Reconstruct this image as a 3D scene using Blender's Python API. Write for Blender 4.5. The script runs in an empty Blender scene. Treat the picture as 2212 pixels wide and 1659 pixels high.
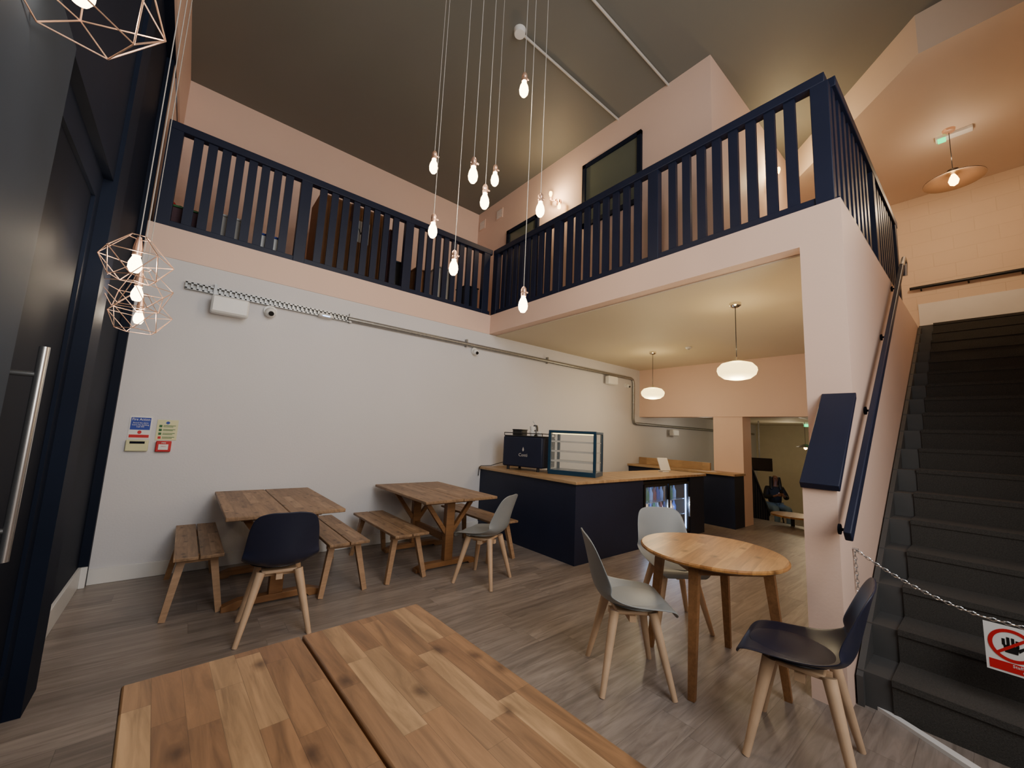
import bpy, bmesh, math, random
from mathutils import Vector, Matrix
random.seed(7)
COL=bpy.context.scene.collection
PI=math.pi
# ------------------------------------------------------------------ camera
CAM=Vector((-3.586,-5.023,1.45)); F=851.0; TH=math.radians(2.62); PH=math.radians(7.18); YAW=math.radians(50.75)
Fv=Vector((math.cos(YAW),math.sin(YAW),0)); Rv=Vector((math.sin(YAW),-math.cos(YAW),0)); Uv=Vector((0,0,1))
fw=Fv*math.cos(PH)+Uv*math.sin(PH); up=Uv*math.cos(PH)-Fv*math.sin(PH)
ix=Rv*math.cos(TH)+up*math.sin(TH); iy=-Rv*math.sin(TH)+up*math.cos(TH)
def at(px,py,ax,val):
    d=ix*(px-1106)-iy*(py-829.5)+fw*F
    a='xyz'.index(ax); t=(val-CAM[a])/d[a]
    return CAM+d*t
cd=bpy.data.cameras.new('camera'); cam=bpy.data.objects.new('camera',cd); COL.objects.link(cam)
cd.sensor_width=36; cd.lens=F/2212*36; cd.clip_start=.02
m=Matrix.Identity(4)
for i,v in enumerate((ix,iy,-fw)):
    for k in range(3): m[k][i]=v[k]
m.translation=CAM; cam.matrix_world=m
bpy.context.scene.camera=cam
# ------------------------------------------------------------------ materials
def lin(c):
    return tuple(((v/255)/12.92 if v/255<=.04045 else ((v/255+.055)/1.055)**2.4) for v in c)
def newmat(name):
    mt=bpy.data.materials.new(name); mt.use_nodes=True; nt=mt.node_tree
    return mt,nt,nt.nodes['Principled BSDF']
def mat(name,c,rough=.5,metal=0,var=.06,scale=6,bump=0,bscale=80,emit=None,es=0,trans=0,alpha=1,spec=None):
    mt,nt,b=newmat(name); L=nt.links
    c=lin(c)
    tc=nt.nodes.new('ShaderNodeTexCoord'); n=nt.nodes.new('ShaderNodeTexNoise'); n.inputs['Scale'].default_value=scale; n.inputs['Detail'].default_value=4
    L.new(tc.outputs['Object'],n.inputs['Vector'])
    r=nt.nodes.new('ShaderNodeValToRGB'); L.new(n.outputs['Fac'],r.inputs['Fac'])
    r.color_ramp.elements[0].position=.3; r.color_ramp.elements[1].position=.7
    r.color_ramp.elements[0].color=tuple(max(0,v*(1-var)) for v in c)+(1,)
    r.color_ramp.elements[1].color=tuple(min(1,v*(1+var)) for v in c)+(1,)
    L.new(r.outputs['Color'],b.inputs['Base Color'])
    b.inputs['Roughness'].default_value=rough; b.inputs['Metallic'].default_value=metal
    if spec is not None: b.inputs['Specular IOR Level'].default_value=spec
    if emit: b.inputs['Emission Color'].default_value=lin(emit)+(1,); b.inputs['Emission Strength'].default_value=es
    if bump:
        n2=nt.nodes.new('ShaderNodeTexNoise'); n2.inputs['Scale'].default_value=bscale; L.new(tc.outputs['Object'],n2.inputs['Vector'])
        bp=nt.nodes.new('ShaderNodeBump'); bp.inputs['Strength'].default_value=bump; bp.inputs['Distance'].default_value=.01
        L.new(n2.outputs['Fac'],bp.inputs['Height']); L.new(bp.outputs['Normal'],b.inputs['Normal'])
    return mt
def mth(nt,op,a,b=None):
    n=nt.nodes.new('ShaderNodeMath'); n.operation=op
    for i,v in enumerate((a,b)):
        if v is None: continue
        if isinstance(v,(int,float)): n.inputs[i].default_value=v
        else: nt.links.new(v,n.inputs[i])
    return n.outputs[0]
def staves(name,cols,w,l,along='Y',rough=.4,grain=1.0,edge=.0,gs=1.0,knots=0):
    mt,nt,b=newmat(name); L=nt.links
    tc=nt.nodes.new('ShaderNodeTexCoord'); s=nt.nodes.new('ShaderNodeSeparateXYZ'); L.new(tc.outputs['Object'],s.inputs[0])
    A=s.outputs[along]; B=s.outputs['X' if along=='Y' else 'Y']
    row=mth(nt,'FLOOR',mth(nt,'DIVIDE',B,w))
    wn=nt.nodes.new('ShaderNodeTexWhiteNoise'); wn.noise_dimensions='1D'; L.new(row,wn.inputs['W'])
    sh=mth(nt,'ADD',mth(nt,'DIVIDE',A,l),mth(nt,'MULTIPLY',wn.outputs['Value'],5.3))
    colm=mth(nt,'FLOOR',sh)
    cb=nt.nodes.new('ShaderNodeCombineXYZ'); L.new(row,cb.inputs[0]); L.new(colm,cb.inputs[1])
    w2=nt.nodes.new('ShaderNodeTexWhiteNoise'); w2.noise_dimensions='2D'; L.new(cb.outputs[0],w2.inputs['Vector'])
    ramp=nt.nodes.new('ShaderNodeValToRGB'); ramp.color_ramp.elements[0].color=lin(cols[0])+(1,); ramp.color_ramp.elements[1].color=lin(cols[-1])+(1,)
    for i,c in enumerate(cols[1:-1]):
        e=ramp.color_ramp.elements.new((i+1)/(len(cols)-1)); e.color=lin(c)+(1,)
    L.new(w2.outputs['Value'],ramp.inputs['Fac'])
    mp=nt.nodes.new('ShaderNodeMapping'); sc=(3,30,30) if along=='X' else (30,3,30)
    mp.inputs['Scale'].default_value=tuple(v*gs for v in sc)
    ad=nt.nodes.new('ShaderNodeVectorMath'); ad.operation='ADD'; L.new(tc.outputs['Object'],ad.inputs[0]); L.new(w2.outputs['Color'],ad.inputs[1])
    L.new(ad.outputs[0],mp.inputs['Vector'])
    n=nt.nodes.new('ShaderNodeTexNoise'); n.inputs['Scale'].default_value=1; n.inputs['Detail'].default_value=8; n.inputs['Roughness'].default_value=.6; n.inputs['Distortion'].default_value=1.1
    L.new(mp.outputs[0],n.inputs['Vector'])
    r2=nt.nodes.new('ShaderNodeValToRGB'); r2.color_ramp.elements[0].position=.3; r2.color_ramp.elements[1].position=.65
    lo=1-.55*grain; r2.color_ramp.elements[0].color=(lo,lo*.97,lo*.94,1); r2.color_ramp.elements[1].color=(1,1,1,1)
    L.new(n.outputs['Fac'],r2.inputs['Fac'])
    mx=nt.nodes.new('ShaderNodeMixRGB'); mx.blend_type='MULTIPLY'; mx.inputs[0].default_value=1
    L.new(ramp.outputs[0],mx.inputs[1]); L.new(r2.outputs[0],mx.inputs[2]); out=mx.outputs[0]
    if knots:
        mk=nt.nodes.new('ShaderNodeMapping'); mk.inputs['Scale'].default_value=(1.6,1,1) if along=='Y' else (1,1.6,1)
        L.new(tc.outputs['Object'],mk.inputs['Vector'])
        nz=nt.nodes.new('ShaderNodeTexNoise'); nz.inputs['Scale'].default_value=30; L.new(tc.outputs['Object'],nz.inputs['Vector'])
        vo=nt.nodes.new('ShaderNodeTexVoronoi'); vo.inputs['Scale'].default_value=knots; vo.voronoi_dimensions='2D'; L.new(mk.outputs[0],vo.inputs['Vector'])
        dd=mth(nt,'ADD',vo.outputs['Distance'],mth(nt,'MULTIPLY',nz.outputs['Fac'],.08))
        rk=nt.nodes.new('ShaderNodeValToRGB'); rk.color_ramp.elements[0].position=.06; rk.color_ramp.elements[1].position=.17
        rk.color_ramp.elements[0].color=(.2,.14,.1,1); rk.color_ramp.elements[1].color=(1,1,1,1)
        L.new(dd,rk.inputs['Fac'])
        m4=nt.nodes.new('ShaderNodeMixRGB'); m4.blend_type='MULTIPLY'; m4.inputs[0].default_value=.8; L.new(out,m4.inputs[1]); L.new(rk.outputs[0],m4.inputs[2]); out=m4.outputs[0]
    if edge:
        fr=mth(nt,'FRACT',mth(nt,'DIVIDE',B,w)); g1=mth(nt,'GREATER_THAN',fr,edge)
        fr2=mth(nt,'FRACT',sh); g2=mth(nt,'GREATER_THAN',fr2,edge*w/l)
        g=mth(nt,'ADD',mth(nt,'MULTIPLY',mth(nt,'MULTIPLY',g1,g2),.4),.6)
        m3=nt.nodes.new('ShaderNodeMixRGB'); m3.blend_type='MULTIPLY'; m3.inputs[0].default_value=1; L.new(out,m3.inputs[1]); L.new(g,m3.inputs[2]); out=m3.outputs[0]
    L.new(out,b.inputs['Base Color']); b.inputs['Roughness'].default_value=rough
    return mt
def glass(name,tint=(235,240,240),a=.18,rough=.05):
    mt,nt,b=newmat(name); L=nt.links
    tr=nt.nodes.new('ShaderNodeBsdfTransparent'); tr.inputs[0].default_value=(.95,.96,.96,1)
    n=nt.nodes.new('ShaderNodeTexNoise'); n.inputs['Scale'].default_value=3
    b.inputs['Base Color'].default_value=lin(tint)+(1,); b.inputs['Roughness'].default_value=rough
    mx=nt.nodes.new('ShaderNodeMixShader'); 
    f=mth(nt,'ADD',mth(nt,'MULTIPLY',n.outputs['Fac'],.04),a); L.new(f,mx.inputs[0])
    L.new(tr.outputs[0],mx.inputs[1]); L.new(b.outputs[0],mx.inputs[2]); L.new(mx.outputs[0],nt.nodes['Material Output'].inputs[0])
    return mt
def bulbmat(name,c,s):
    mt,nt,b=newmat(name); L=nt.links
    tr=nt.nodes.new('ShaderNodeBsdfTransparent'); e=nt.nodes.new('ShaderNodeEmission'); e.inputs[0].default_value=lin(c)+(1,); 
    n=nt.nodes.new('ShaderNodeTexNoise'); n.inputs['Scale'].default_value=20
    L.new(mth(nt,'MULTIPLY',mth(nt,'ADD',n.outputs['Fac'],.6),s),e.inputs[1])
    mx=nt.nodes.new('ShaderNodeMixShader'); mx.inputs[0].default_value=.5
    L.new(tr.outputs[0],mx.inputs[1]); L.new(e.outputs[0],mx.inputs[2]); L.new(mx.outputs[0],nt.nodes['Material Output'].inputs[0])
    return mt
def brickmat(name,c):
    mt,nt,b=newmat(name); L=nt.links
    tc=nt.nodes.new('ShaderNodeTexCoord'); s=nt.nodes.new('ShaderNodeSeparateXYZ'); cb=nt.nodes.new('ShaderNodeCombineXYZ')
    L.new(tc.outputs['Object'],s.inputs[0]); L.new(s.outputs['Y'],cb.inputs[0]); L.new(s.outputs['Z'],cb.inputs[1])
    br=nt.nodes.new('ShaderNodeTexBrick'); L.new(cb.outputs[0],br.inputs['Vector'])
    br.inputs['Scale'].default_value=1; br.inputs['Brick Width'].default_value=.44; br.inputs['Row Height'].default_value=.215; br.inputs['Mortar Size'].default_value=.006; br.inputs['Mortar Smooth'].default_value=1
    k=lin(c); br.inputs['Color1'].default_value=k+(1,); br.inputs['Color2'].default_value=tuple(v*.97 for v in k)+(1,); br.inputs['Mortar'].default_value=tuple(v*.93 for v in k)+(1,)
    L.new(br.outputs['Color'],b.inputs['Base Color']); b.inputs['Roughness'].default_value=.6
    bp=nt.nodes.new('ShaderNodeBump'); bp.invert=True; bp.inputs['Strength'].default_value=.3; bp.inputs['Distance'].default_value=.008
    L.new(br.outputs['Fac'],bp.inputs['Height']); L.new(bp.outputs[0],b.inputs['Normal'])
    return mt
M={}
M['white']=mat('white_wall_paint',(208,207,210),.6,var=.03,scale=.7,bump=.08,bscale=60)
M['pink']=mat('pink_wall_paint',(224,194,177),.6,var=.02,scale=1,bump=.06,bscale=60)
M['peach']=mat('peach_ceiling_paint',(212,194,176),.6,var=.03,scale=1)
M['pinkbrick']=brickmat('pink_painted_block',(214,192,170))
M['cream']=mat('cream_ceiling_paint',(210,199,176),.7,var=.02,scale=1)
M['dceil']=mat('dark_grey_ceiling_paint',(110,110,104),.6,var=.05,scale=.6)
M['navy']=mat('navy_paint',(27,33,54),.45,var=.08,scale=3,spec=.3)
M['navyd']=mat('dark_navy_paint',(19,26,42),.6,var=.15,scale=2,spec=.12)
M['slate']=mat('slate_blue_metal',(50,58,70),.6,.0,var=.15,scale=2,spec=.12)
M['black']=mat('black_plastic',(18,18,20),.35)
M['dglass']=mat('dark_window_glass',(15,20,32),.6,var=.2,scale=1,spec=.1)
M['gglass']=mat('grey_window_glass',(92,96,84),.12,var=.1,scale=1)
M['skirt']=mat('white_gloss_paint',(220,219,217),.35,var=.02)
M['floor']=staves('grey_oak_floor',[(132,121,113),(152,140,131),(141,130,122),(162,150,141),(136,124,115)],.18,1.22,'X',.36,.9,.014,.7)
M['wood']=staves('acacia_staves',[(132,94,64),(166,124,84),(146,106,72),(192,154,110),(136,98,66),(160,118,80)],.062,.36,'Y',.42,1.0,.02,.9,knots=3.2)
M['wooda']=staves('acacia_staves_dark',[(130,100,74),(160,128,96),(140,110,82),(172,140,108)],.07,.6,'Y',.5,.85,.02,knots=4)
M['woodx']=staves('oak_worktop',[(170,138,100),(186,154,114),(158,126,90)],.05,.4,'Y',.4,.6)
M['woodr']=staves('honey_round_top',[(162,110,58),(184,132,74),(152,100,50),(194,144,86)],.06,.5,'X',.35,.8,.02,knots=3)
M['woodleg']=staves('brown_wood_leg',[(132,90,54),(144,102,64)],.2,2,'X',.45,.6)
M['benchleg']=staves('pale_brown_wood_leg',[(160,124,90),(172,136,102)],.2,2,'X',.5,.6)
M['beech']=mat('beech_leg',(200,168,136),.45,var=.12,scale=9)
M['navyp']=mat('navy_chair_plastic',(30,33,53),.42,var=.05)
M['greyp']=mat('grey_chair_plastic',(138,142,143),.4,var=.04)
M['carpet']=mat('charcoal_carpet',(60,58,55),.95,var=.3,scale=150,bump=.6,bscale=300)
M['stairpaint']=mat('dark_grey_stair_paint',(66,66,66),.65,var=.08)
M['steel']=mat('brushed_steel',(190,190,190),.25,.9)
M['galv']=mat('galvanised_metal',(150,150,148),.4,.7,var=.15,scale=30)
M['copper']=mat('copper',(236,194,168),.32,.75)
M['chrome']=mat('chrome',(220,215,205),.12,1)
M['cable']=mat('pale_cable',(190,186,180),.5)
M['whitep']=mat('white_plastic',(226,226,224),.35,var=.02)
M['cream2']=mat('cream_sign',(216,214,168),.4,var=.03)
M['blue']=mat('blue_sign_ink',(28,60,160),.4)
M['red']=mat('red_sign_ink',(190,26,34),.4)
M['green']=mat('green_lamp',(20,160,90),.4,emit=(30,255,150),es=2)
M['teal']=mat('teal_metal',(24,62,88),.35,.3,var=.08)
M['card']=mat('cardboard',(146,106,74),.8,var=.1,scale=8)
M['cardd']=mat('purple_cardboard',(76,52,60),.8,var=.1)
M['glass']=glass('clear_glass',a=.06)
M['opal']=mat('opal_glass',(250,240,200),.3,emit=(255,222,140),es=3.4)
M['bulb']=bulbmat('lit_filament_bulb',(255,222,170),22)
M['bulbw']=bulbmat('lit_warm_bulb',(255,196,110),22)
M['blueled']=mat('fridge_light',(200,220,255),.5,emit=(140,185,255),es=9)
M['fridgein']=mat('fridge_liner',(170,190,220),.5)
M['skin']=mat('skin',(128,88,68),.6); M['hair']=mat('black_hair',(16,14,15),.5)
M['lips']=mat('lip_colour',(120,66,58),.5)
M['jacket']=mat('black_jacket',(18,19,22),.8); M['jeans']=mat('pale_jeans',(96,120,140),.8)
M['warmwall']=mat('warm_white_wall',(200,190,164),.6,var=.03)
M['bg']=mat('bottle_green',(60,110,72),.2); M['br']=mat('bottle_red',(130,60,62),.2); M['bb']=mat('bottle_blue',(52,74,140),.2); M['bw']=mat('bottle_clear',(150,170,200),.1); M['by']=mat('bottle_orange',(150,112,76),.2)
M['screen']=mat('screen_glass',(12,14,18),.1)
M['smoke']=mat('smoked_metal_dish',(64,46,32),.35,.5,spec=.4)
# ------------------------------------------------------------------ mesh helpers
def box(bm,a,b):
    v=[bm.verts.new((x,y,z)) for x in (a[0],b[0]) for y in (a[1],b[1]) for z in (a[2],b[2])]
    for f in ((0,1,3,2),(4,6,7,5),(0,4,5,1),(2,3,7,6),(0,2,6,4),(1,5,7,3)): bm.faces.new([v[i] for i in f])
def cyl(bm,p0,p1,r0,r1=None,n=12,off=0):
    p0=Vector(p0);p1=Vector(p1); r1=r0 if r1 is None else r1
    d=(p1-p0).normalized(); u=d.cross(Vector((0,0,1)) if abs(d.z)<.95 else Vector((0,1,0))).normalized(); w=d.cross(u)
    R=[]
    for p,r in ((p0,r0),(p1,r1)):
        R.append([bm.verts.new(p+(u*math.cos(off+2*PI*i/n)+w*math.sin(off+2*PI*i/n))*r) for i in range(n)])
    for i in range(n): bm.faces.new((R[0][i],R[0][(i+1)%n],R[1][(i+1)%n],R[1][i]))
    bm.faces.new(R[0][::-1]); bm.faces.new(R[1])
def sq(bm,p0,p1,r0,r1=None): cyl(bm,p0,p1,r0,r1,4,PI/4)
def lathe(bm,prof,n=24,c=(0,0,0),s=(1,1)):
    rings=[]
    for r,z in prof:
        if r<1e-5: rings.append([bm.verts.new((c[0],c[1],c[2]+z))])
        else: rings.append([bm.verts.new((c[0]+r*s[0]*math.cos(2*PI*i/n),c[1]+r*s[1]*math.sin(2*PI*i/n),c[2]+z)) for i in range(n)])
    for a,b in zip(rings,rings[1:]):
        for i in range(n):
            j=(i+1)%n
            if len(a)==1 and len(b)==1: continue
            if len(a)==1: bm.faces.new((a[0],b[j],b[i]))
            elif len(b)==1: bm.faces.new((a[i],a[j],b[0]))
            else: bm.faces.new((a[i],a[j],b[j],b[i]))
    if len(rings[0])>1: bm.faces.new(rings[0][::-1])
    if len(rings[-1])>1: bm.faces.new(rings[-1])
def sweep(bm,pts,r,n=8):
    pts=[Vector(p) for p in pts]; rings=[]; pu=None
    for i,p in enumerate(pts):
        d=(pts[min(i+1,len(pts)-1)]-pts[max(i-1,0)]).normalized()
        if pu is None: pu=d.cross(Vector((0,0,1)) if abs(d.z)<.9 else Vector((0,1,0))).normalized()
        u=(pu-d*pu.dot(d)).normalized(); pu=u; w=d.cross(u)
        rings.append([bm.verts.new(p+(u*math.cos(2*PI*k/n)+w*math.sin(2*PI*k/n))*r) for k in range(n)])
    for a,b in zip(rings,rings[1:]):
        for k in range(n): bm.faces.new((a[k],a[(k+1)%n],b[(k+1)%n],b[k]))
    bm.faces.new(rings[0][::-1]); bm.faces.new(rings[-1])
def prism(bm,poly,ax,lo,hi):
    def P(p,t):
        return {'x':(t,p[0],p[1]),'y':(p[0],t,p[1]),'z':(p[0],p[1],t)}[ax]
    A=[bm.verts.new(P(p,lo)) for p in poly]; B=[bm.verts.new(P(p,hi)) for p in poly]; n=len(poly)
    for i in range(n): bm.faces.new((A[i],A[(i+1)%n],B[(i+1)%n],B[i]))
    bm.faces.new(A[::-1]); bm.faces.new(B)
def rod(p0,p1,r0,r1=None,n=10):
    bm=bmesh.new(); cyl(bm,p0,p1,r0,r1,n); return bm
def bx(*ab):
    bm=bmesh.new()
    for a,b in zip(ab[::2],ab[1::2]): box(bm,a,b)
    return bm
def lt(prof,n=24,c=(0,0,0),s=(1,1)):
    bm=bmesh.new(); lathe(bm,prof,n,c,s); return bm
def ob(name,bm,m,parent=None,bev=0,loc=None,rz=0):
    bmesh.ops.recalc_face_normals(bm,faces=bm.faces)
    me=bpy.data.meshes.new(name); bm.to_mesh(me); bm.free()
    me.shade_smooth(); me.set_sharp_from_angle(angle=math.radians(38))
    o=bpy.data.objects.new(name,me); COL.objects.link(o); me.materials.append(M[m] if isinstance(m,str) else m)
    if parent: o.parent=parent
    if loc: o.location=loc
    if rz: o.rotation_euler=(0,0,rz)
    if bev:
        md=o.modifiers.new('bevel','BEVEL'); md.width=bev; md.segments=2; md.limit_method='ANGLE'
    return o
def st(name,bm,m,parent=None,bev=0):
    o=ob(name,bm,m,parent,bev)
    if not parent: o['kind']='structure'
    return o
def tag(o,label,cat,group=None):
    o['label']=label; o['category']=cat
    if group: o['group']=group
    return o
def thing(name,label,cat,loc=(0,0,0),rz=0,group=None):
    o=bpy.data.objects.new(name,None); COL.objects.link(o); o.location=loc; o.rotation_euler=(0,0,rz); o.empty_display_size=.1
    return tag(o,label,cat,group)
def text(s,size,loc,rot,m,parent,name='lettering',align='CENTER',th=.0006):
    cu=bpy.data.curves.new('t','FONT'); cu.body=s; cu.size=size; cu.extrude=th; cu.align_x=align; cu.align_y='CENTER'; cu.resolution_u=2
    t=bpy.data.objects.new('t',cu); COL.objects.link(t)
    dg=bpy.context.evaluated_depsgraph_get(); me=bpy.data.meshes.new_from_object(t.evaluated_get(dg)); bpy.data.objects.remove(t)
    o=bpy.data.objects.new(name,me); COL.objects.link(o); me.materials.clear(); me.materials.append(M[m]); o.parent=parent; o.location=loc; o.rotation_euler=rot
    return o
def plight(loc,w,c=(1,.75,.5),r=.03):
    l=bpy.data.lights.new('lamp_light','POINT'); l.energy=w; l.color=c; l.shadow_soft_size=r
    o=bpy.data.objects.new('lamp_light',l); COL.objects.link(o); o.location=loc; return o
# ------------------------------------------------------------------ dimensions
ZC,ZF,ZT,ZCL=3.01,3.32,4.43,5.95
XL=-4.08; YS=-4.415; XF=5.05; UX=.65; UY=1.5; BY=-3.22; X2=4.25
# ------------------------------------------------------------------ setting
st('floor',bx((-4.7,-7.6,-.1),(5.4,0,0)),'floor')
st('floor',bx((5.4,-4.4,-.65),(11.2,0,-.55)),'floor')
st('wall_left',bx((XL-.07,0,-.65),(11.2,.15,ZC)),'white')
st('trim_1',bx((XL-.07,-.008,ZC),(0,1.6,ZF)),'pink')
st('trim_2',bx((0,YS,ZC+.006),(XF,1.6,ZF)),'pink')
st('ceiling',bx((.14,YS+.27,ZC-.01),(X2,0,ZC+.004)),'cream')
st('wall_upper_left',bx((XL-.07,UY,ZF),(UX+.1,UY+.1,ZCL)),'pink')
st('wall_upper_right',bx((UX,BY,ZF),(XF,UY,ZCL)),'pink')
st('ceiling',bx((-4.7,-7.6,ZCL),(XF+.1,UY+.1,ZCL+.1)),'dceil')
bm=bmesh.new(); prism(bm,[(1.77,-6.1),(1.77,-4.80),(3.35,BY),(XF,BY),(XF,-6.1)],'z',5.5,ZCL); st('ceiling',bm,'peach')
st('wall_stair_end',bx((XF,-6.1,0),(XF+.1,YS,ZCL),(XF,YS,ZF),(XF+.1,UY,ZCL)),'pinkbrick')
st('wall_stair_right',bx((-.45,-6.1,0),(XF,-6.0,ZCL)),'peach')
st('wall_stair_left',bx((0,YS,0),(XF,YS+.265,ZC+.006)),'pink')
st('wall_right',bx((-.45,-7.6,0),(-.35,-6.1,ZCL)),'pink')
st('wall_behind',bx((-4.7,-7.7,0),(-.35,-7.6,ZCL)),'white')
bm=bmesh.new(); prism(bm,[(-.58,0),(0,0),(0,1.80),(-.58,1.215)],'y',YS,YS+.17); st('wall_wing',bm,'pink')
bm=bmesh.new(); prism(bm,[(-.60,1.20),(.0,1.80),(.0,1.845),(-.62,1.235)],'y',YS-.02,YS+.175); st('trim_3',bm,'navy',bev=.004)
st('wall_beam',bx((X2,YS+.265,1.95),(X2+.3,0,ZC)),'pink')
st('wall_column',bx((X2+.02,-2.12,0),(X2+.4,-1.6,1.95)),'pink')
st('ceiling',bx((X2+.3,-4.4,2.1),(11.2,0,2.2)),'cream')
st('wall_far_right',bx((XF,-4.4,-.65),(11.2,-4.3,2.1)),'warmwall')
st('wall_far',bx((11.1,-4.4,-.65),(11.2,0,2.1)),'warmwall')
st('wall_floor_step',bx((5.38,-4.3,-.55),(5.4,0,0)),'pink')
st('baseboard_left',bx((XL,-.018,0),(-.03,0,.13)),'skirt',bev=.004)
st('baseboard_beam',bx((0,YS+.265,0),(XF,YS+.28,.12)),'skirt')
# entrance side
st('wall_entrance',bx((-4.25,-1.3,0),(-4.14,0,5.0),(-4.14,-.06,0),(XL,0,5.0),(-4.3,-7.6,5.0),(-4.07,0,ZCL)),'navyd')
st('wall_entrance_upper',bx((-4.07,-7.6,5.0),(-4.05,UY,ZCL)),'pink')
st('wall_entrance_mezzanine',bx((-4.25,0.0,ZF),(XL,UY,5.0)),'pink')
st('baseboard_entrance',bx((-4.14,-1.22,0),(-4.12,-.06,.17),(-4.12,-.08,0),(XL,-.06,.17)),'skirt',bev=.003)
st('trim_4',bx((-4.14,-1.53,.4),(-4.085,-1.52,4.95)),'galv')
st('trim_5',bx((-4.25,-1.98,0),(-4.03,-1.72,5.0)),'navyd')
st('trim_6',bx((-4.25,-7.6,2.75),(-4.05,-1.98,5.0)),'navyd')
st('trim_7',bx((-4.2,-7.6,0),(-4.1,-4.0,2.75)),'navyd')
d=st('door_1',bx((-4.13,-3.0,.0),(-4.09,-2.9,2.75),(-4.13,-2.08,0),(-4.09,-1.98,2.75),(-4.13,-2.9,2.6),(-4.09,-2.08,2.75),(-4.13,-2.9,0),(-4.09,-2.08,.25)),'navyd')
ob('pane',bx((-4.115,-2.9,.25),(-4.105,-2.08,2.6)),'dglass',d)
bm=bmesh.new(); cyl(bm,(-4.0,-2.9,.95),(-4.0,-2.9,1.68),.014,n=16)
for z in (1.05,1.58): cyl(bm,(-4.0,-2.9,z),(-4.095,-2.9,z),.009)
ob('door_handle',bm,'steel',d)
d=st('door_2',bx((-4.12,-4.0,0),(-4.04,-3.02,2.75)),'slate')
st('trim_8',bx((-4.14,-1.72,0),(-4.11,-1.53,2.4)),'navyd')
st('window_3',bx((-4.16,-1.72,2.4),(-4.13,-1.3,4.8)),'dglass')
# upper openings
def rectx(x,tl,tr,bl,dep=.04):
    a=at(*tl,'x',x); b=at(*tr,'x',x); c=at(*bl,'x',x)
    return a.y,b.y,(a.z+b.z)/2,c.z
y0,y1,zt,zb=rectx(UX,(1262,357),(1388,287),(1266,492))
w=st('window_1',bx((UX-.04,y1,zt-.06),(UX,y0,zt),(UX-.04,y1,zb),(UX,y0,zb+.06),(UX-.04,y1,zb),(UX,y1+.06,zt),(UX-.04,y0-.06,zb),(UX,y0,zt)),'navyd')
ob('pane',bx((UX-.015,y1+.05,zb+.05),(UX-.008,y0-.05,zt-.05)),'gglass',w)
y0,y1,zt,zb=rectx(UX,(1098,500),(1166,463),(1100,600))
w=st('door_3',bx((UX-.04,y1,ZF),(UX,y1+.07,zt),(UX-.04,y0-.07,ZF),(UX,y0,zt),(UX-.04,y1,zt-.07),(UX,y0,zt)),'navyd')
ob('panel',bx((UX-.015,y1+.05,ZF),(UX-.008,y0-.05,zt-.05)),'gglass',w)
# ------------------------------------------------------------------ staircase
N=18; RS=ZF/N; X0=-.40; GO=(XF-.35-X0)/(N-1)
s=thing('staircase','dark grey painted staircase with charcoal carpet runner rising to the mezzanine','staircase',(X0,YS-.01,0))
for i in range(N):
    x=i*GO; x1=(i+1)*GO if i<N-1 else XF-X0
    ob('step',bx((x,-1.56,max(0,i*RS-.25)),(x1+.001 if i<N-1 else x1,0,(i+1)*RS)),'stairpaint',s)
bm=bmesh.new(); t=.014
for i in range(N):
    x=i*GO; z=(i+1)*RS
    box(bm,(x-t,-1.54,i*RS+(t if i else 0)),(x,-.15,z+t)); box(bm,(x-.022,-1.54,z-.02),(x-t+.001,-.15,z+t)); box(bm,(x,-1.54,z),(x+GO if i<N-1 else XF-X0,-.15,z+t))
ob('carpet_runner',bm,'carpet',s)
bm=bmesh.new(); 
for i in range(N-1):
    x=i*GO
    prism(bm,[(x-.03,i*RS),(x+GO-.03,i*RS+RS),(x+GO-.03,i*RS+RS+.16),(x-.03,i*RS+.16)],'y',-.03,0.0)
ob('string_board',bm,'stairpaint',s)
bm=bmesh.new(); prism(bm,[(-.31,YS-.0),(-.345,YS-.0),(-.66,-4.93),(-.66,-5.95),(-.60,-5.95),(-.60,-4.93)],'z',0,.02)
st('trim_9',bm,'skirt')
st('baseboard_stair_end',bx((XF-.02,-6.0,ZF),(XF,YS,ZF+.42)),'skirt')
# handrails
a=at(1832,1160,'y',YS-.07); b=at(1948,575,'y',YS-.07)
s=thing('handrail','navy handrail fixed to pink stair wall, sloping up beside the carpeted stairs','handrail',a)
dv=b-a
bm=bmesh.new(); u=dv.normalized(); n_=Vector((-u.z,0,u.x)); v=[]
for p in (Vector((0,0,0)),dv):
    for c in ((-.018,-.032),(.018,-.032),(.018,.032),(-.018,.032)): v.append(bm.verts.new(p+Vector((0,c[0],0))+n_*c[1]))
for q in ((0,1,2,3),(7,6,5,4),(0,4,5,1),(1,5,6,2),(2,6,7,3),(3,7,4,0)): bm.faces.new([v[k] for k in q])
ob('rail',bm,'navy',s,bev=.006)
for f_ in (.04,.33,.62,.9):
    p=dv*f_; bm=bmesh.new(); sweep(bm,[(p.x,.062,p.z-.09),(p.x,.03,p.z-.09),(p.x,0,p.z-.06),(p.x,0,p.z-.02)],.009); cyl(bm,(p.x,.066,p.z-.09),(p.x,.055,p.z-.09),.03); ob('bracket',bm,'navyd',s)
bm=bmesh.new(); sweep(bm,[dv,dv+Vector((.25,0,.18)),dv+Vector((.36,0,.15)),dv+Vector((.38,.01,0))],.022); ob('rail_end',bm,'steel',s)
a=at(1965,625,'x',XF-.06); b=at(2212,582,'x',XF-.06)
b=a+(b-a)*1.1
bm=bmesh.new(); cyl(bm,a,b,.025)
for f_ in (.1,.5,.9):
    p=a+(b-a)*f_; cyl(bm,p,p+Vector((.06,0,-.04)),.01)
tag(ob('handrail',bm,'black'),'black handrail on the peach block wall at the stair top','handrail')
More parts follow.
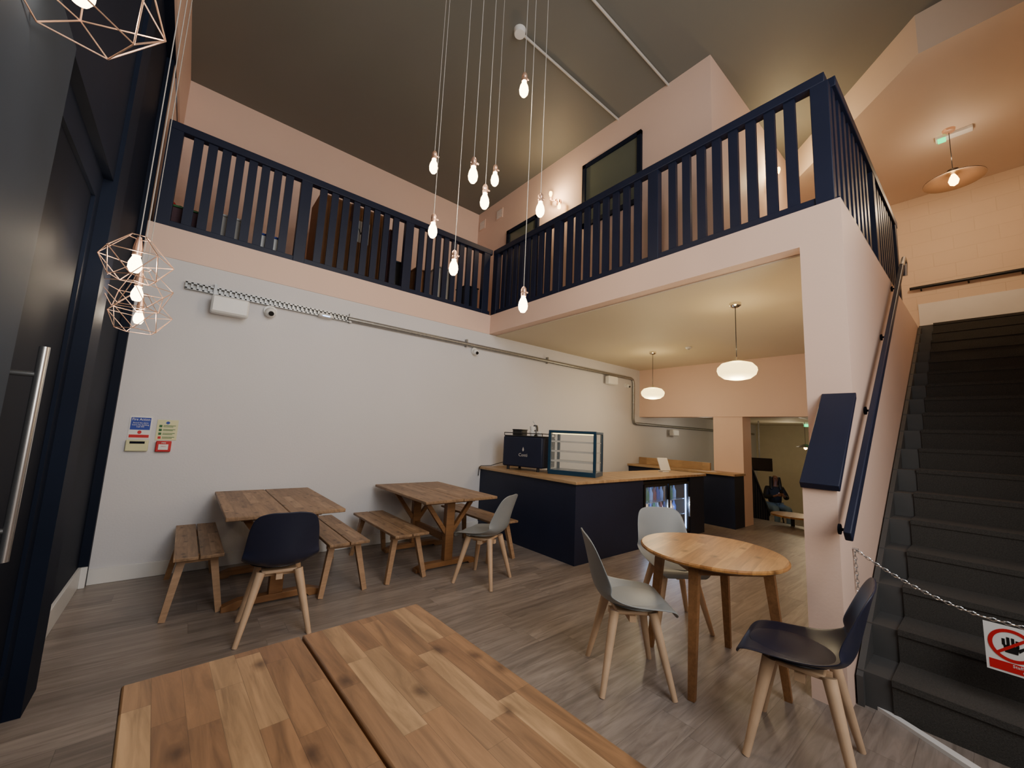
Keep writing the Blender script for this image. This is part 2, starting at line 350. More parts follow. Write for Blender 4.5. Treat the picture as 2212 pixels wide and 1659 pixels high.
# ------------------------------------------------------------------ railings
BW=.04
def railing(label,p,rz,L,posts,nb,extra=()):
    s=thing('mezzanine_railing',label,'railing',p,rz)
    H=ZT-ZF
    ob('top_rail',bx((0,-.045,H-.085),(L,.045,H)),'navy',s,.006)
    ob('bottom_rail',bx((0,-.03,.0),(L,.03,.075)),'navy',s,.004)
    for x in posts: ob('post',bx((x-.06,-.04,0),(x+.06,.04,H-.08)),'navy',s,.004)
    xs=list(extra)
    for i in range(len(posts)-1):
        for k in range(1,nb+1): xs.append(posts[i]+.06+(posts[i+1]-posts[i]-.12)*(k/(nb+1)))
    for x in xs: ob('baluster',bx((x-BW,-.02,.07),(x+BW,.02,H-.08)),'navy',s)
railing('navy slatted balustrade over the white wall, left run with boxes stored behind',(-4.05,.06,ZF),0,4.05,[.06,1.27,2.6,3.95],8)
railing('navy slatted balustrade over the open ground floor, right run below dark window',(.06,0.02,ZF),-PI/2,4.38,[.06,1.45,2.88,4.34],8)
railing('navy slatted balustrade running back along the stairwell edge',(.12,YS+.05,ZF),0,3.2,[1.6,3.1],8,[.05+k*.18 for k in range(8)])
# ------------------------------------------------------------------ cable tray, wall devices
a=at(400,615,'y',-.03); b=at(760,690,'y',-.03); c=at(1368,822,'y',-.03); zt=a.z; TH_=.034
bm=bmesh.new(); box(bm,(a.x,-.045,zt-TH_-.003),(b.x,-.001,zt-TH_)); box(bm,(a.x,-.045,zt+TH_),(b.x,-.001,zt+TH_+.003)); box(bm,(a.x,-.006,zt-TH_),(b.x,-.001,zt+TH_))
box(bm,(a.x,-.048,zt+TH_-.012),(b.x,-.044,zt+TH_+.003)); box(bm,(a.x,-.048,zt-TH_-.003),(b.x,-.044,zt-TH_+.012))
x=a.x
while x<b.x: box(bm,(x,-.048,zt-TH_),(x+.018,-.044,zt+TH_)); x+=.045
s=thing('cable_tray','galvanised slotted cable channel and conduit running along top of white wall','cable tray',(a.x,-.03,zt))
o=ob('slotted_channel',bm,'galv',s); o.location=(-a.x,.03,-zt)
zz=at(1370,915,'y',-.03).z
bm=bmesh.new(); sweep(bm,[(b.x-.05,-.036,zt),(c.x-.10,-.036,zt),(c.x-.03,-.036,zt-.02),(c.x,-.036,zt-.09),(c.x,-.036,zz+.09),(c.x+.03,-.036,zz+.02),(c.x+.10,-.036,zz),(10.8,-.036,zz)],.031,12)
o=ob('conduit',bm,'galv',s); o.location=(-a.x,.03,-zt)
for px in (455,755,1010,1185):
    p=at(px,700,'y',-.03); o=ob('bracket',bx((p.x-.012,-.055,zt-.045),(p.x+.012,-.001,zt+.07)),'galv',s); o.location=(-a.x,.03,-zt)
def speaker(px,py,w,h,label):
    p=at(px,py,'y',-.1); s=thing('wall_speaker',label,'speaker',(p.x,-.0,p.z))
    ob('cabinet',bx((-w/2,-.17,-h/2),(w/2,-.06,h/2)),'whitep',s,.02); ob('grille',bx((-w/2+.015,-.176,-h/2+.015),(w/2-.015,-.168,h/2-.015)),'whitep',s,.01)
    ob('bracket',bx((-.03,-.065,-.03),(.03,0,.03)),'whitep',s)
speaker(497,664,.32,.18,'white rectangular wall speaker at left end of the cable channel')
speaker(1320,822,.30,.17,'white wall speaker by the bend in the conduit above the counter')
speaker(1455,935,.26,.15,'small white speaker beyond the beam, above the back counter')
def camdome(px,py,label,r=.055):
    p=at(px,py,'y',-.05); s=thing('security_camera',label,'camera',(p.x,0,p.z))
    ob('base',rod((0,0,.0),(0,-.03,0),r,n=20),'whitep',s)
    bm=bmesh.new(); bmesh.ops.create_uvsphere(bm,u_segments=16,v_segments=10,radius=r*.85,matrix=Matrix.Translation((0,-.06,-.02))); ob('ball',bm,'whitep',s)
    ob('lens',rod((0,-.09,-.03),(0,-.06-r*.9,-.045),r*.4,n=14),'black',s)
camdome(585,672,'white ball security camera beside the left wall speaker',.065)
camdome(1027,758,'white ball security camera in middle of the white wall',.055)
camdome(1356,832,'white ball security camera next to the conduit bend',.05)
p=at(703,683,'y',-.05); s=thing('wall_sensor','flat white dome sensor with blue light below the cable channel','sensor',(p.x,0,p.z))
ob('body',bx((-.08,-.1,-.02),(.08,0,.02)),'whitep',s,.015); ob('indicator',bx((-.04,-.102,-.014),(.04,-.1,-.008)),'blueled',s)
# signs on the white wall
R_=(PI/2,0,0)
p=at(303,923,'y',0); q=at(296,962,'y',0); r=at(361,929,'y',0); t=at(353,964,'y',0)
s=thing('fire_action_sign','blue and white fire action notice on the white wall, upper left','sign',(p.x,0,p.z)); s.scale=(.8,1,.9)
ob('board',bx((-.095,-.006,-.115),(.095,0.001,.115)),'whitep',s); ob('blue_panel',bx((-.085,-.008,-.025),(.085,-.006,.1)),'blue',s); ob('red_panel',bx((-.085,-.008,-.105),(.085,-.006,-.075)),'red',s)
text('Fire Action',.034,(0,-.009,.08),R_,'whitep',s); text('Sound the alarm\nLeave the building\nCall 999',.02,(0,-.009,.025),R_,'whitep',s)
ob('emblem',rod((0,-.008,-.05),(0,-.006,-.05),.018,n=16),'red',s)
s=thing('alarm_panel','cream alarm control box below the blue fire action notice','panel',(q.x,.001,q.z)); s.scale=(.85,1,.85); ob('case',bx((-.09,-.035,-.06),(.09,0,.06)),'cream2',s,.006); ob('display',bx((-.06,-.037,.02),(.06,-.035,.045)),'dglass',s)
s=thing('emergency_notice','pale yellow notice with rows of green pictograms on the white wall','sign',(r.x,0,r.z)); s.scale=(.85,1,.8); ob('board',bx((-.09,-.006,-.12),(.09,0.001,.12)),'cream2',s)
ob('emblem',rod((0,-.0085,.085),(0,-.006,.085),.017,n=16),'blue',s)
for k,zz_ in enumerate((.045,0,-.045,-.09)):
    ob('pictogram',bx((-.07,-.008,zz_-.014),(-.045,-.006,zz_+.014)),'red' if k==3 else 'bg',s); ob('text_line',bx((-.035,-.008,zz_+.004),(.07,-.006,zz_+.01),(-.035,-.008,zz_-.01),(.05,-.006,zz_-.004)),'bg',s)
s=thing('fire_call_point','small red fire call point under the pale yellow notice','alarm',(t.x,.001,t.z)); ob('case',bx((-.055,-.04,-.05),(.055,0,.05)),'red',s,.006); ob('press_plate',bx((-.035,-.043,-.03),(.035,-.04,.02)),'whitep',s); text('FIRE',.018,(0,-.044,.033),R_,'whitep',s); text('PRESS',.014,(0,-.0436,0),R_,'red',s)
p=at(948,1143,'y',0)
s=thing('wall_socket','white double wall socket low on the white wall between benches','socket',(p.x,0,p.z)); ob('plate',bx((-.075,-.03,-.045),(.075,0,.045)),'whitep',s,.004); ob('switches',bx((-.05,-.034,.01),(-.03,-.03,.025),(.03,-.034,.01),(.05,-.03,.025)),'cable',s)
# ------------------------------------------------------------------ furniture
def trestle(label,x0,x1,y0,y1,m):
    W=x1-x0; L=y1-y0; s=thing('dining_table',label,'table',((x0+x1)/2,(y0+y1)/2,0)); w=W/2; l=L/2
    for sg in (-1,1):
        a,b=sorted((sg*.003,sg*w)); ob('tabletop_half',bx((a,-l,.72),(b,l,.75)),m,s,.006)
    for sg in (-1,1):
        y=sg*(l-.28)
        bm=bmesh.new(); prism(bm,[(-w*.8,.72),(w*.8,.72),(w*.7,.665),(-w*.7,.665)],'y',y-.035,y+.035); ob('bearer',bm,'woodleg',s,.003)
        ob('post',bx((-.05,y-.035,.07),(.05,y+.035,.665)),'woodleg',s,.004)
        bm=bmesh.new(); prism(bm,[(-w*.85,0),(-w*.85+.1,0),(-w*.85+.12,.02),(w*.85-.12,.02),(w*.85-.1,0),(w*.85,0),(w*.85,.035),(w*.6,.07),(-w*.6,.07),(-w*.85,.035)],'y',y-.04,y+.04); ob('foot',bm,'woodleg',s,.003)
        for k in (-1,1):
            bm=bmesh.new(); sq(bm,(k*.04,y,.36),(k*w*.62,y,.67),.03); ob('brace',bm,'woodleg',s)
    ob('stretcher',bx((-.02,-l+.28,.25),(.02,l-.28,.33)),'woodleg',s,.003)
    return s
s=trestle('acacia dining table filling the foreground, large top of two halves',-3.605,-2.745,-4.885,-3.505,'wood'); s.rotation_euler=(0,0,math.radians(2.6))
trestle('wooden trestle table nearest the fire notices with two benches and a navy chair',-3.28,-2.44,-1.45,-.09,'wooda')
trestle('wooden trestle table beside the navy counter with a grey chair at its end',-1.68,-.80,-1.45,-.10,'wooda')
def bench(label,x0,x1,y0,y1):
    L=y1-y0; l=L/2; w=(x1-x0)/2; s=thing('bench',label,'bench',((x0+x1)/2,(y0+y1)/2,0),0,'wooden benches by the trestle tables')
    ob('seat_plank',bx((-w,-l,.425),(-.004,l,.45)),'wooda',s,.005); ob('seat_plank',bx((.004,-l,.425),(w,l,.45)),'wooda',s,.005)
    for sy in (-1,1):
        y=sy*(l-.16); ob('bearer',bx((-w*.85,y-.025,.375),(w*.85,y+.025,.425)),'benchleg',s)
        for sx in (-1,1):
            bm=bmesh.new(); sq(bm,(sx*w*.62,y,.424),(sx*(w+.015),y+sy*.07,0),.036,.028); ob('leg',bm,'benchleg',s)
    return s
bench('wooden bench on the far left, left of the trestle table near the fire notices',-3.54,-3.24,-1.24,-.07)
bench('wooden bench between the two trestle tables, nearer the navy chair',-2.53,-2.19,-1.41,-.2)
bench('wooden bench between the trestle tables, left side of the counter-side table',-1.95,-1.60,-1.41,-.2)
bench('wooden bench tucked between the trestle table and the navy counter',-.79,-.46,-1.43,-.2)
# chairs
def shell(bm):
    P=[(.250,.412,.155,.0),(.250,.440,.195,.0),(.21,.462,.220,.008),(.11,.455,.234,.024),(0,.447,.238,.04),(-.09,.447,.240,.06),(-.158,.465,.240,.08),(-.20,.51,.238,.085),(-.222,.58,.232,.08),(-.24,.66,.224,.06),(-.257,.735,.214,.042),(-.272,.795,.197,.027),(-.281,.83,.170,.012),(-.285,.845,.12,.004),(-.286,.849,.06,.0)]
    K=12; rows=[]
    for i,(y,z,w,c) in enumerate(P):
        row=[]; f=min(1,max(0,(z-.455)/.12)) if i>4 else 0
        for k in range(K+1):
            u=-1+2*k/K; q=c*abs(u)**2.2
            row.append(bm.verts.new((u*w,y+q*f*.95,z+q*(1-f)*1.0)))
        rows.append(row)
    for a,b in zip(rows,rows[1:]):
        for k in range(K): bm.faces.new((a[k],a[k+1],b[k+1],b[k]))
def chair(label,cx,cy,dx,dy,m,first=None):
    rz=math.atan2(-dx,dy)
    s=thing('dining_chair',label,'chair',(cx,cy,0),rz,'moulded chairs with splayed beech legs')
    bm=bmesh.new(); shell(bm); o=ob('seat_shell',bm,m,s); md=o.modifiers.new('t','SOLIDIFY'); md.thickness=.010; md.offset=-1; md=o.modifiers.new('s','SUBSURF'); md.levels=1; md.render_levels=2
    bm=bmesh.new(); lathe(bm,[(.0,.448),(.17,.45),(.19,.458),(.185,.468),(.15,.474),(0,.470)],28,(0,.045,0),(1,.96)); ob('cushion',bm,m,s)
    ob('mount',bx((-.11,-.09,.40),(.11,.13,.424)),'beech',s,.008)
    ob('cross_brace',bx((-.12,-.015,.365),(.12,.025,.40),(-.02,-.11,.365),(.02,.13,.40)),'beech',s)
    for sx in (-1,1):
        for sy in (-1,1):
            bm=bmesh.new(); cyl(bm,(sx*.115,sy*.115+.01,.425),(sx*.215,sy*.205+.01,0),.029,.016,12); ob('leg',bm,'beech',s)
    return s
W=lambda x,y:(CAM.x+x,CAM.y+y)
chair('navy plastic chair with beech legs, back to camera, at the left trestle table',*W(.645,3.36),.12,1,'navyp')
chair('grey plastic chair at the end of the trestle table beside the counter',*W(2.45,3.31),-.45,.9,'greyp')
chair('grey plastic chair left of the round table, seen from its side',*W(2.27,1.54),.77,-.64,'greyp')
chair('grey plastic chair behind the round table, facing the camera',*W(3.23,1.76),-.6,-.8,'greyp')
chair('navy plastic chair in right foreground in front of the pink pillar',*W(2.46,.665),-.16,1,'navyp')
cx,cy=W(2.79,1.25)
s=thing('round_table','small round honey coloured wooden table with four square legs','table',(cx,cy,0),math.radians(9))
ob('tabletop',lt([(0,.722),(.425,.722),(.44,.732),(.44,.742),(.432,.75),(0,.75)],64),'woodr',s)
bm=bmesh.new()
for k in range(4):
    a=k*PI/2; b=a+PI/2; sq(bm,(.31*math.cos(a),.31*math.sin(a),.685),(.31*math.cos(b),.31*math.sin(b),.685),.035)
ob('apron',bm,'woodleg',s)
for k in range(4):
    a=k*PI/2; bm=bmesh.new(); sq(bm,(.325*math.cos(a),.325*math.sin(a),.721),(.405*math.cos(a),.405*math.sin(a),0),.04,.026); ob('leg',bm,'woodleg',s)
# ------------------------------------------------------------------ counter
CX0,CY0,CH=-.03,-1.92,.90
fx0=at(1390,1090,'y',CY0).x; fx1=at(1490,1090,'y',CY0).x; CX1=3.14
s=thing('bar_counter','navy painted L shaped service counter base against the white wall','counter',(0,0,0))
ob('end_panel',bx((CX0,CY0,0),(CX0+.03,-.001,CH)),'navy',s); ob('front_panel',bx((CX0+.03,CY0,0),(fx0-.01,CY0+.03,CH)),'navy',s)
ob('return_panel',bx((fx1+.01,CY0,0),(CX1,CY0+.03,CH),(CX1-.03,CY0+.03,0),(CX1,CY0+.65,CH)),'navy',s); ob('inner_panel',bx((CX0+.66,CY0+.68,0),(CX0+.69,-.001,CH),(CX0+.69,CY0+.68,0),(fx0-.02,CY0+.71,CH)),'navy',s)
bm=bmesh.new(); prism(bm,[(CX0-.03,0-.001),(CX0-.03,CY0-.03),(CX1+.03,CY0-.03),(CX1+.03,CY0+.7),(CX0+.72,CY0+.7),(CX0+.72,-.001)],'z',CH,CH+.035)
tag(ob('worktop',bm,'woodx',bev=.004),'pale oak L shaped worktop on the navy counter under the display case','worktop')
# fridge
fz=CH-.03
s=thing('drinks_fridge','black undercounter bottle fridge with blue lit glass doors','fridge',(fx0,CY0,0)); fw_=fx1-fx0
ob('cabinet',bx((0,.03,.0),(.04,.55,fz),(fw_-.04,.03,0),(fw_,.55,fz),(.04,.03,0),(fw_-.04,.55,.1),(.04,.03,fz-.06),(fw_-.04,.55,fz)),'black',s)
ob('liner',bx((.04,.53,.1),(fw_-.04,.55,fz-.06)),'fridgein',s)
ob('light_strip',bx((.05,.05,fz-.075),(fw_-.05,.09,fz-.062),(.045,.035,.12),(.055,.05,fz-.08),(fw_-.055,.035,.12),(fw_-.045,.05,fz-.08)),'blueled',s)
for k in range(2):
    xa=.02+k*fw_/2; xb=xa+fw_/2-.03
    dd=ob('door',bx((xa,0,.08),(xa+.035,.028,fz-.04),(xb-.035,0,.08),(xb,.028,fz-.04),(xa+.035,0,.08),(xb-.035,.028,.115),(xa+.035,0,fz-.075),(xb-.035,.028,fz-.04)),'black',s)
    ob('door_glass',bx((xa+.035,.01,.115),(xb-.035,.014,fz-.075)),'glass',dd); ob('door_handle',bx((xb-.03,-.02,.3),(xb-.012,0,.6)),'steel',dd)
for z in (.33,.56): ob('wire_shelf',bx((.045,.06,z),(fw_-.045,.5,z+.008)),'steel',s)
mats=['bg','bw','br','bb','bw','by','bb']
for j,z in enumerate((.101,.339,.569)):
    for k in range(12):
        x=.12+k*(fw_-.24)/11; 
        o=ob('drinks_bottle',lt([(0,0),(.034,.0),(.035,.10),(.014,.155),(.013,.18),(0,.181)],12),mats[(k+j*2)%7],None,loc=(fx0+x,CY0+.2,z))
        tag(o,['bottle on the bottom shelf of the blue lit fridge','bottle on the middle shelf of the blue lit fridge','bottle on the top shelf of the blue lit fridge'][j],'bottle','fridge bottles, '+['bottom','middle','top'][j]+' shelf')
for k in (.25,.75):
    plight((fx0+fw_*k,CY0+.08,.45),4.0,(.5,.68,1),.02)
# back counter
BX=3.85
s=thing('back_counter','navy back counter in front of the pink column','counter',(0,0,0))
ob('front_panel',bx((BX,-2.12,0),(BX+.03,-.001,CH-.01)),'navy',s); ob('end_panel',bx((BX+.03,-2.12,0),(X2+.01,-2.09,CH-.01)),'navy',s)
tag(ob('worktop',bx((BX-.05,-2.15,CH-.01),(X2+.015,-.001,CH+.03)),'woodx',bev=.004),'oak worktop of the back counter near the pink column','worktop')
tag(ob('upstand',bx((X2-.04,-1.55,CH+.03),(X2+.01,-.02,CH+.17)),'woodx',bev=.003),'oak upstand board along the back counter worktop','board')
# coffee machine
WT=CH+.035; RZ=.41
MC=(.36,-.66,WT); RM=Matrix.Translation(MC)@Matrix.Rotation(.3,4,'Z')
s=thing('coffee_machine','navy espresso machine with white logo on counter beside the display case','coffee machine',MC,.3)
ob('body',bx((-.2,-.33,.05),(.2,.33,.48)),'navy',s,.02); ob('top_tray',bx((-.19,-.32,.48),(.19,.32,.495)),'black',s,.004)
bm=bmesh.new()
sweep(bm,[(-.19,-.32,.53),(-.19,.32,.53),(.19,.32,.53),(.19,-.32,.53),(-.19,-.32,.53)],.006)
for x,y in ((-.19,-.32),(-.19,.32),(.19,.32),(.19,-.32),(-.19,0)): cyl(bm,(x,y,.49),(x,y,.53),.005)
ob('cup_rail',bm,'black',s)
for x in (-.16,.16):
    for y in (-.25,.25): ob('foot',rod((x,y,0),(x,y,.055),.022),'black',s)
ob('drip_tray',bx((.2,-.25,.07),(.3,.25,.1)),'steel',s,.004)
for y in (-.13,.13): 
    g=ob('group_head',rod((.25,y,.26),(.25,y,.33),.035,n=16),'chrome',s); ob('portafilter',rod((.26,y,.25),(.4,y,.235),.012),'black',g)
Rn=(PI/2,0,-PI/2)
text('Conti',.065,(-.201,-.02,.22),Rn,'cable',s); bm=lt([(0,-.03),(.014,-.01),(.010,.012),(0,.035)],8,(-.201,-.02,.30),(.1,1)); ob('flame_logo',bm,'cable',s)
def onm(x,y,z): return RM@Vector((x,y,z))
s=thing('coffee_grinder_box','black rectangular box on top of espresso machine, left side','box',onm(.0,.17,.496),.3); ob('body',bx((-.08,-.08,0),(.08,.08,.075)),'black',s,.006); ob('lid',bx((-.085,-.085,.075),(.085,.085,.09)),'black',s,.004)
for (x,y,z,l) in ((-.06,-.08,.496,'white cup on the espresso machine, lower one under another cup'),(-.06,-.08,.566,'white cup stacked on top of another on the espresso machine'),(-.05,-.19,.496,'white cup at the right corner of the espresso machine top')):
    s=thing('coffee_cup',l,'cup',onm(x,y,z),0,'cups on the espresso machine'); ob('bowl',lt([(.025,0),(.038,.03),(.042,.068),(.038,.068),(.034,.03),(0,.01)],20),'whitep',s)
    bm=bmesh.new(); sweep(bm,[(.04,0,.055),(.06,0,.05),(.06,0,.025),(.036,0,.018)],.005); ob('handle',bm,'whitep',s)
s=thing('milk_frother','slim dark appliance standing behind cups on the espresso machine','appliance',onm(.08,-.05,.496)); ob('body',lt([(0,0),(.045,0),(.04,.13),(.03,.16),(0,.165)],18),'black',s); ob('lever',rod((0,0,.16),(-.03,.03,.22),.006),'steel',s)
# display case
DP=(.58,-1.37,WT)
s=thing('display_case','teal framed glass display case with wire shelves on the counter','display case',DP,RZ); h=.59; w_=.33; dp=.19
ob('base',bx((-dp,-w_,.0),(dp,w_,.06)),'teal',s,.005); ob('roof',bx((-dp,-w_,h-.035),(dp,w_,h)),'teal',s,.005)
for x in (-dp,dp-.035):
    for y in (-w_,w_-.035): ob('corner_post',bx((x,y,.06),(x+.035,y+.035,h-.035)),'teal',s)
ob('front_glass',bx((-dp+.008,-w_+.035,.06),(-dp+.013,w_-.035,h-.035)),'glass',s)
ob('side_glass',bx((-dp+.035,-w_+.01,.06),(dp-.035,-w_+.015,h-.035)),'glass',s); ob('side_glass',bx((-dp+.035,w_-.015,.06),(dp-.035,w_-.01,h-.035)),'glass',s)
for z in (.18,.31,.44):
    bm=bmesh.new()
    for k in range(9): 
        x=-dp+.03+k*(2*dp-.06)/8; cyl(bm,(x,-w_+.02,z),(x,w_-.02,z),.003,n=6)
    for y in (-w_+.025,0,w_-.025): cyl(bm,(-dp+.03,y,z-.004),(dp-.03,y,z-.004),.004,n=6)
    box(bm,(-dp+.022,-w_+.036,z-.012),(-dp+.03,w_-.036,z+.012))
    ob('wire_shelf',bm,'cable',s)
ob('light_tube',rod((-dp+.06,-w_+.04,h-.045),(-dp+.06,w_-.04,h-.045),.007),'opal',s)
# tablet + cable
s=thing('payment_tablet','white till tablet on a small stand at the counter end','tablet',(2.6,-1.55,WT),-.5); 
bm=bmesh.new(); prism(bm,[(-.01,.03),(.01,.03),(.12,.22),(.10,.23)],'x',-.09,.09); ob('screen_panel',bm,'whitep',s,.004); ob('stand',bx((-.06,-.02,0),(.06,.12,.02),(-.02,.04,.02),(.02,.06,.12)),'whitep',s,.003)
bm=bmesh.new(); a=onm(-.1,.34,.1); sweep(bm,[a,(.16,-.2,WT+.06),(.08,-.12,WT+.02),(.0,-.06,WT+.012),(-.05,-.04,WT+.012),(-.075,-.03,WT-.02),(-.08,-.03,.8)],.005); tag(ob('power_cable',bm,'black'),'black power cable trailing from the espresso machine over the counter edge','cable')
# ------------------------------------------------------------------ lamps
def edison(px,py,dist,label,light=11,zt=ZCL):
    d_=ix*(px-1106)-iy*(py-829.5)+fw*F; d_=d_/(d_.dot(Fv)); p=CAM+d_*dist
    s=thing('pendant_bulb',label,'pendant lamp',p,0,'bare filament bulbs hanging on pale cords')
    ob('bulb',lt([(0,-.075),(.018,-.07),(.032,-.048),(.036,-.02),(.031,.01),(.019,.04),(.014,.058),(0,.06)],20),'bulb',s)
    ob('holder',lt([(0,.052),(.02,.054),(.022,.075),(.018,.082),(.022,.09),(.02,.115),(.010,.13),(0,.132)],18),'copper',s)
    ob('switch_key',rod((.02,0,.095),(.042,0,.095),.006,n=8),'copper',s)
    ob('cord',rod((0,0,.13),(0,0,zt-p.z),.0024,n=6),'cable',s)
    plight(p+Vector((0,0,-.01)),light,(1,.83,.64),.03); return p
B=[(937,357,3.1,'hanging filament bulb at the left, level with the upper row'),(1022,375,2.7,'larger looking hanging bulb left of the pair in the upper row'),(1069,385,3.3,'smaller hanging bulb right of the largest one in the upper row'),(1047,432,2.9,'hanging bulb in the middle, just under the pair of bulbs'),(935,495,3.0,'hanging bulb at the left, directly below the upper left bulb'),(1167,450,3.0,'rightmost hanging filament bulb of the cluster'),(980,575,2.95,'second lowest hanging bulb, before the balustrade of the left run'),(1130,655,2.9,'lowest hanging bulb of the cluster, below the balustrade corner'),(1132,190,2.75,'highest hanging bulb of the cluster, against the dark ceiling')]
for b_ in B: edison(*b_)
def cage(px,py,dist,R,label,lp=6,rz=0):
    d_=ix*(px-1106)-iy*(py-829.5)+fw*F; d_=d_/(d_.dot(Fv)); p=CAM+d_*dist
    s=thing('cage_pendant',label,'pendant lamp',p,rz,'copper wire cage pendants by the entrance')
    bm=bmesh.new(); n=5
    T=[Vector((.28*R*math.cos(2*PI*k/n),.28*R*math.sin(2*PI*k/n),.85*R)) for k in range(n)]
    A=[Vector((R*math.cos(2*PI*k/n),R*math.sin(2*PI*k/n),.12*R)) for k in range(n)]
    D=[Vector((.62*R*math.cos(2*PI*(k+.5)/n),.62*R*math.sin(2*PI*(k+.5)/n),-.6*R)) for k in range(n)]
    for k in range(n):
        j=(k+1)%n
        for a,b in ((T[k],T[j]),(T[k],A[k]),(A[k],A[j]),(A[k],D[k]),(A[j],D[k]),(D[k],D[j])): cyl(bm,a,b,.0023,n=6)
    ob('wire_cage',bm,'copper',s)
    ob('bulb',lt([(0,-.06),(.018,-.056),(.028,-.035),(.028,-.01),(.018,.02),(.013,.035),(0,.036)],16),'bulb',s)
    ob('holder',lt([(0,.03),(.019,.032),(.02,.07),(.01,.85*R),(0,.85*R+.002)],14),'copper',s)
    ob('cord',rod((0,0,.85*R),(0,0,ZCL-p.z),.0024,n=6),'cable',s)
    plight(p+Vector((0,0,-.02)),lp,(1,.86,.68),.025)
cage(293,565,1.95,.155,'copper wire cage lamp, top of the three by the navy wall',5.5,.3)
cage(297,630,2.3,.175,'copper wire cage lamp, middle of the three by the navy wall',5.5,.9)
cage(300,682,2.68,.18,'copper wire cage lamp, lowest of the three by the navy wall',5.5,1.5)
cage(180,-34,.95,.19,'copper wire cage lamp close overhead in the top left corner',2.5,.5)
def opal(px,py,pz,label):
    r=at(px,py,'z',ZC-.01); z=pz-(ZC-.01)
    s=thing('opal_pendant',label,'pendant lamp',(r.x,r.y,ZC-.01)); 
    ob('ceiling_rose',lt([(0,0),(.06,0),(.058,-.03),(.03,-.05),(0,-.052)],24),'chrome',s); ob('cord',rod((0,0,-.05),(0,0,z+.14),.004,n=6),'black',s)
    ob('cap',lt([(0,z+.15),(.012,z+.15),(.02,z+.12),(.07,z+.105),(.075,z+.09),(0,z+.088)],24),'chrome',s)
    ob('shade',lt([(0,z+.098),(.08,z+.096),(.15,z+.075),(.19,z+.03),(.195,z),(.18,z-.045),(.13,z-.085),(.06,z-.1),(0,z-.103)],40),'opal',s)
    plight((r.x,r.y,pz-.2),24,(1,.81,.54),.12); plight((r.x,r.y,pz+.25),7,(1,.76,.4),.08)
opal(1588,655,2.24,'larger looking glowing opal glass pendant, nearer the pink pillar')
opal(1410,760,2.26,'smaller looking glowing opal glass pendant over the counter')
p=at(1487,750,'z',ZC-.01); s=thing('smoke_detector','round white smoke detector on the ceiling between opal pendants','smoke detector',(p.x,p.y,ZC-.01)); ob('base',lt([(0,0),(.05,0),(.05,-.015),(.035,-.03),(0,-.031)],20),'whitep',s); ob('sensor_cap',lt([(0,-.031),(.02,-.031),(.018,-.045),(0,-.046)],16),'cable',s)
# stair dish lamp
d_=ix*(2060-1106)-iy*(388-829.5)+fw*F; d_=d_/d_.dot(Fv); p=CAM+d_*4.5
s=thing('dish_pendant','smoked metal dish pendant glowing above the staircase','pendant lamp',p)
ob('dish',lt([(.0,.13),(.05,.13),(.065,.09),(.16,.045),(.27,-.005),(.27,-.011),(.16,.037),(.06,.08),(0,.08)],44),'smoke',s); ob('bulb',lt([(0,-.085),(.035,-.06),(.048,-.015),(.034,.03),(.016,.07),(0,.08)],18),'bulbw',s); ob('cord',rod((0,0,.13),(0,0,5.46-p.z),.004,n=6),'black',s); ob('ceiling_rose',lt([(0,5.5-p.z),(.06,5.5-p.z),(.055,5.47-p.z),(0,5.455-p.z)],20),'copper',s)
plight(p+Vector((0,0,-.12)),34,(1,.72,.44),.05); plight(p+Vector((0,0,.3)),5,(1,.74,.48),.05)
p=at(2025,300,'z',5.5); s=thing('exit_lamp','small green lit emergency exit lamp on the stairwell ceiling','exit sign',(p.x,p.y,5.5)); ob('body',bx((-.05,-.3,-.04),(.05,.02,0)),'whitep',s,.005); ob('lit_panel',bx((-.052,-.07,-.05),(.052,.0,-.038)),'green',s)
# sconces
def sconce(px,py,x,label):
    p=at(px,py,'x',x); s=thing('wall_sconce',label,'wall lamp',p)
    bm=bmesh.new(); cyl(bm,(0,0,0),(-.02,0,0),.05,n=18); ob('back_plate',bm,'copper',s)
    bm=bmesh.new(); sweep(bm,[(-.02,0,0),(-.09,0,0),(-.1,.05,.0),(-.1,.1,.04)],.01); sweep(bm,[(-.09,0,0),(-.1,-.05,0),(-.1,-.1,-.05)],.01); ob('pipe_arm',bm,'copper',s)
    for y,z in ((.1,.04),(-.1,-.05)):
        sg=1 if z>0 else -1
        h_=ob('holder',rod((-.1,y,z),(-.1,y,z+sg*.05),.018),'copper',s); ob('bulb',lt([(0,0),(.014,.01*sg),(.028,.06*sg),(.024,.095*sg),(0,.11*sg)],14,(-.1,y,z+.045*sg)),'bulbw',h_)
    plight(p+Vector((-.22,0,.05)),18,(1,.74,.42),.04)
sconce(1208,437,UX,'copper pipe wall lamp with two glowing bulbs beside the dark window')
p=at(1660,382,'y',BY); s=thing('wall_sconce','copper pipe wall lamp on the side wall behind the balustrade','wall lamp',p)
bm=bmesh.new(); cyl(bm,(0,0,0),(0,-.02,0),.05,n=18); sweep(bm,[(0,-.02,0),(0,-.1,0),(.08,-.1,.03)],.01); sweep(bm,[(0,-.1,0),(-.08,-.1,-.05)],.01); ob('pipe_arm',bm,'copper',s)
ob('bulb',lt([(0,0),(.014,.01),(.028,.06),(.024,.095),(0,.11)],14,(.08,-.1,.03)),'bulbw',s); ob('bulb',lt([(0,0),(.014,-.01),(.028,-.06),(.024,-.095),(0,-.11)],14,(-.08,-.1,-.05)),'bulbw',s)
plight(p+Vector((0,-.22,.05)),22,(1,.78,.42),.04)
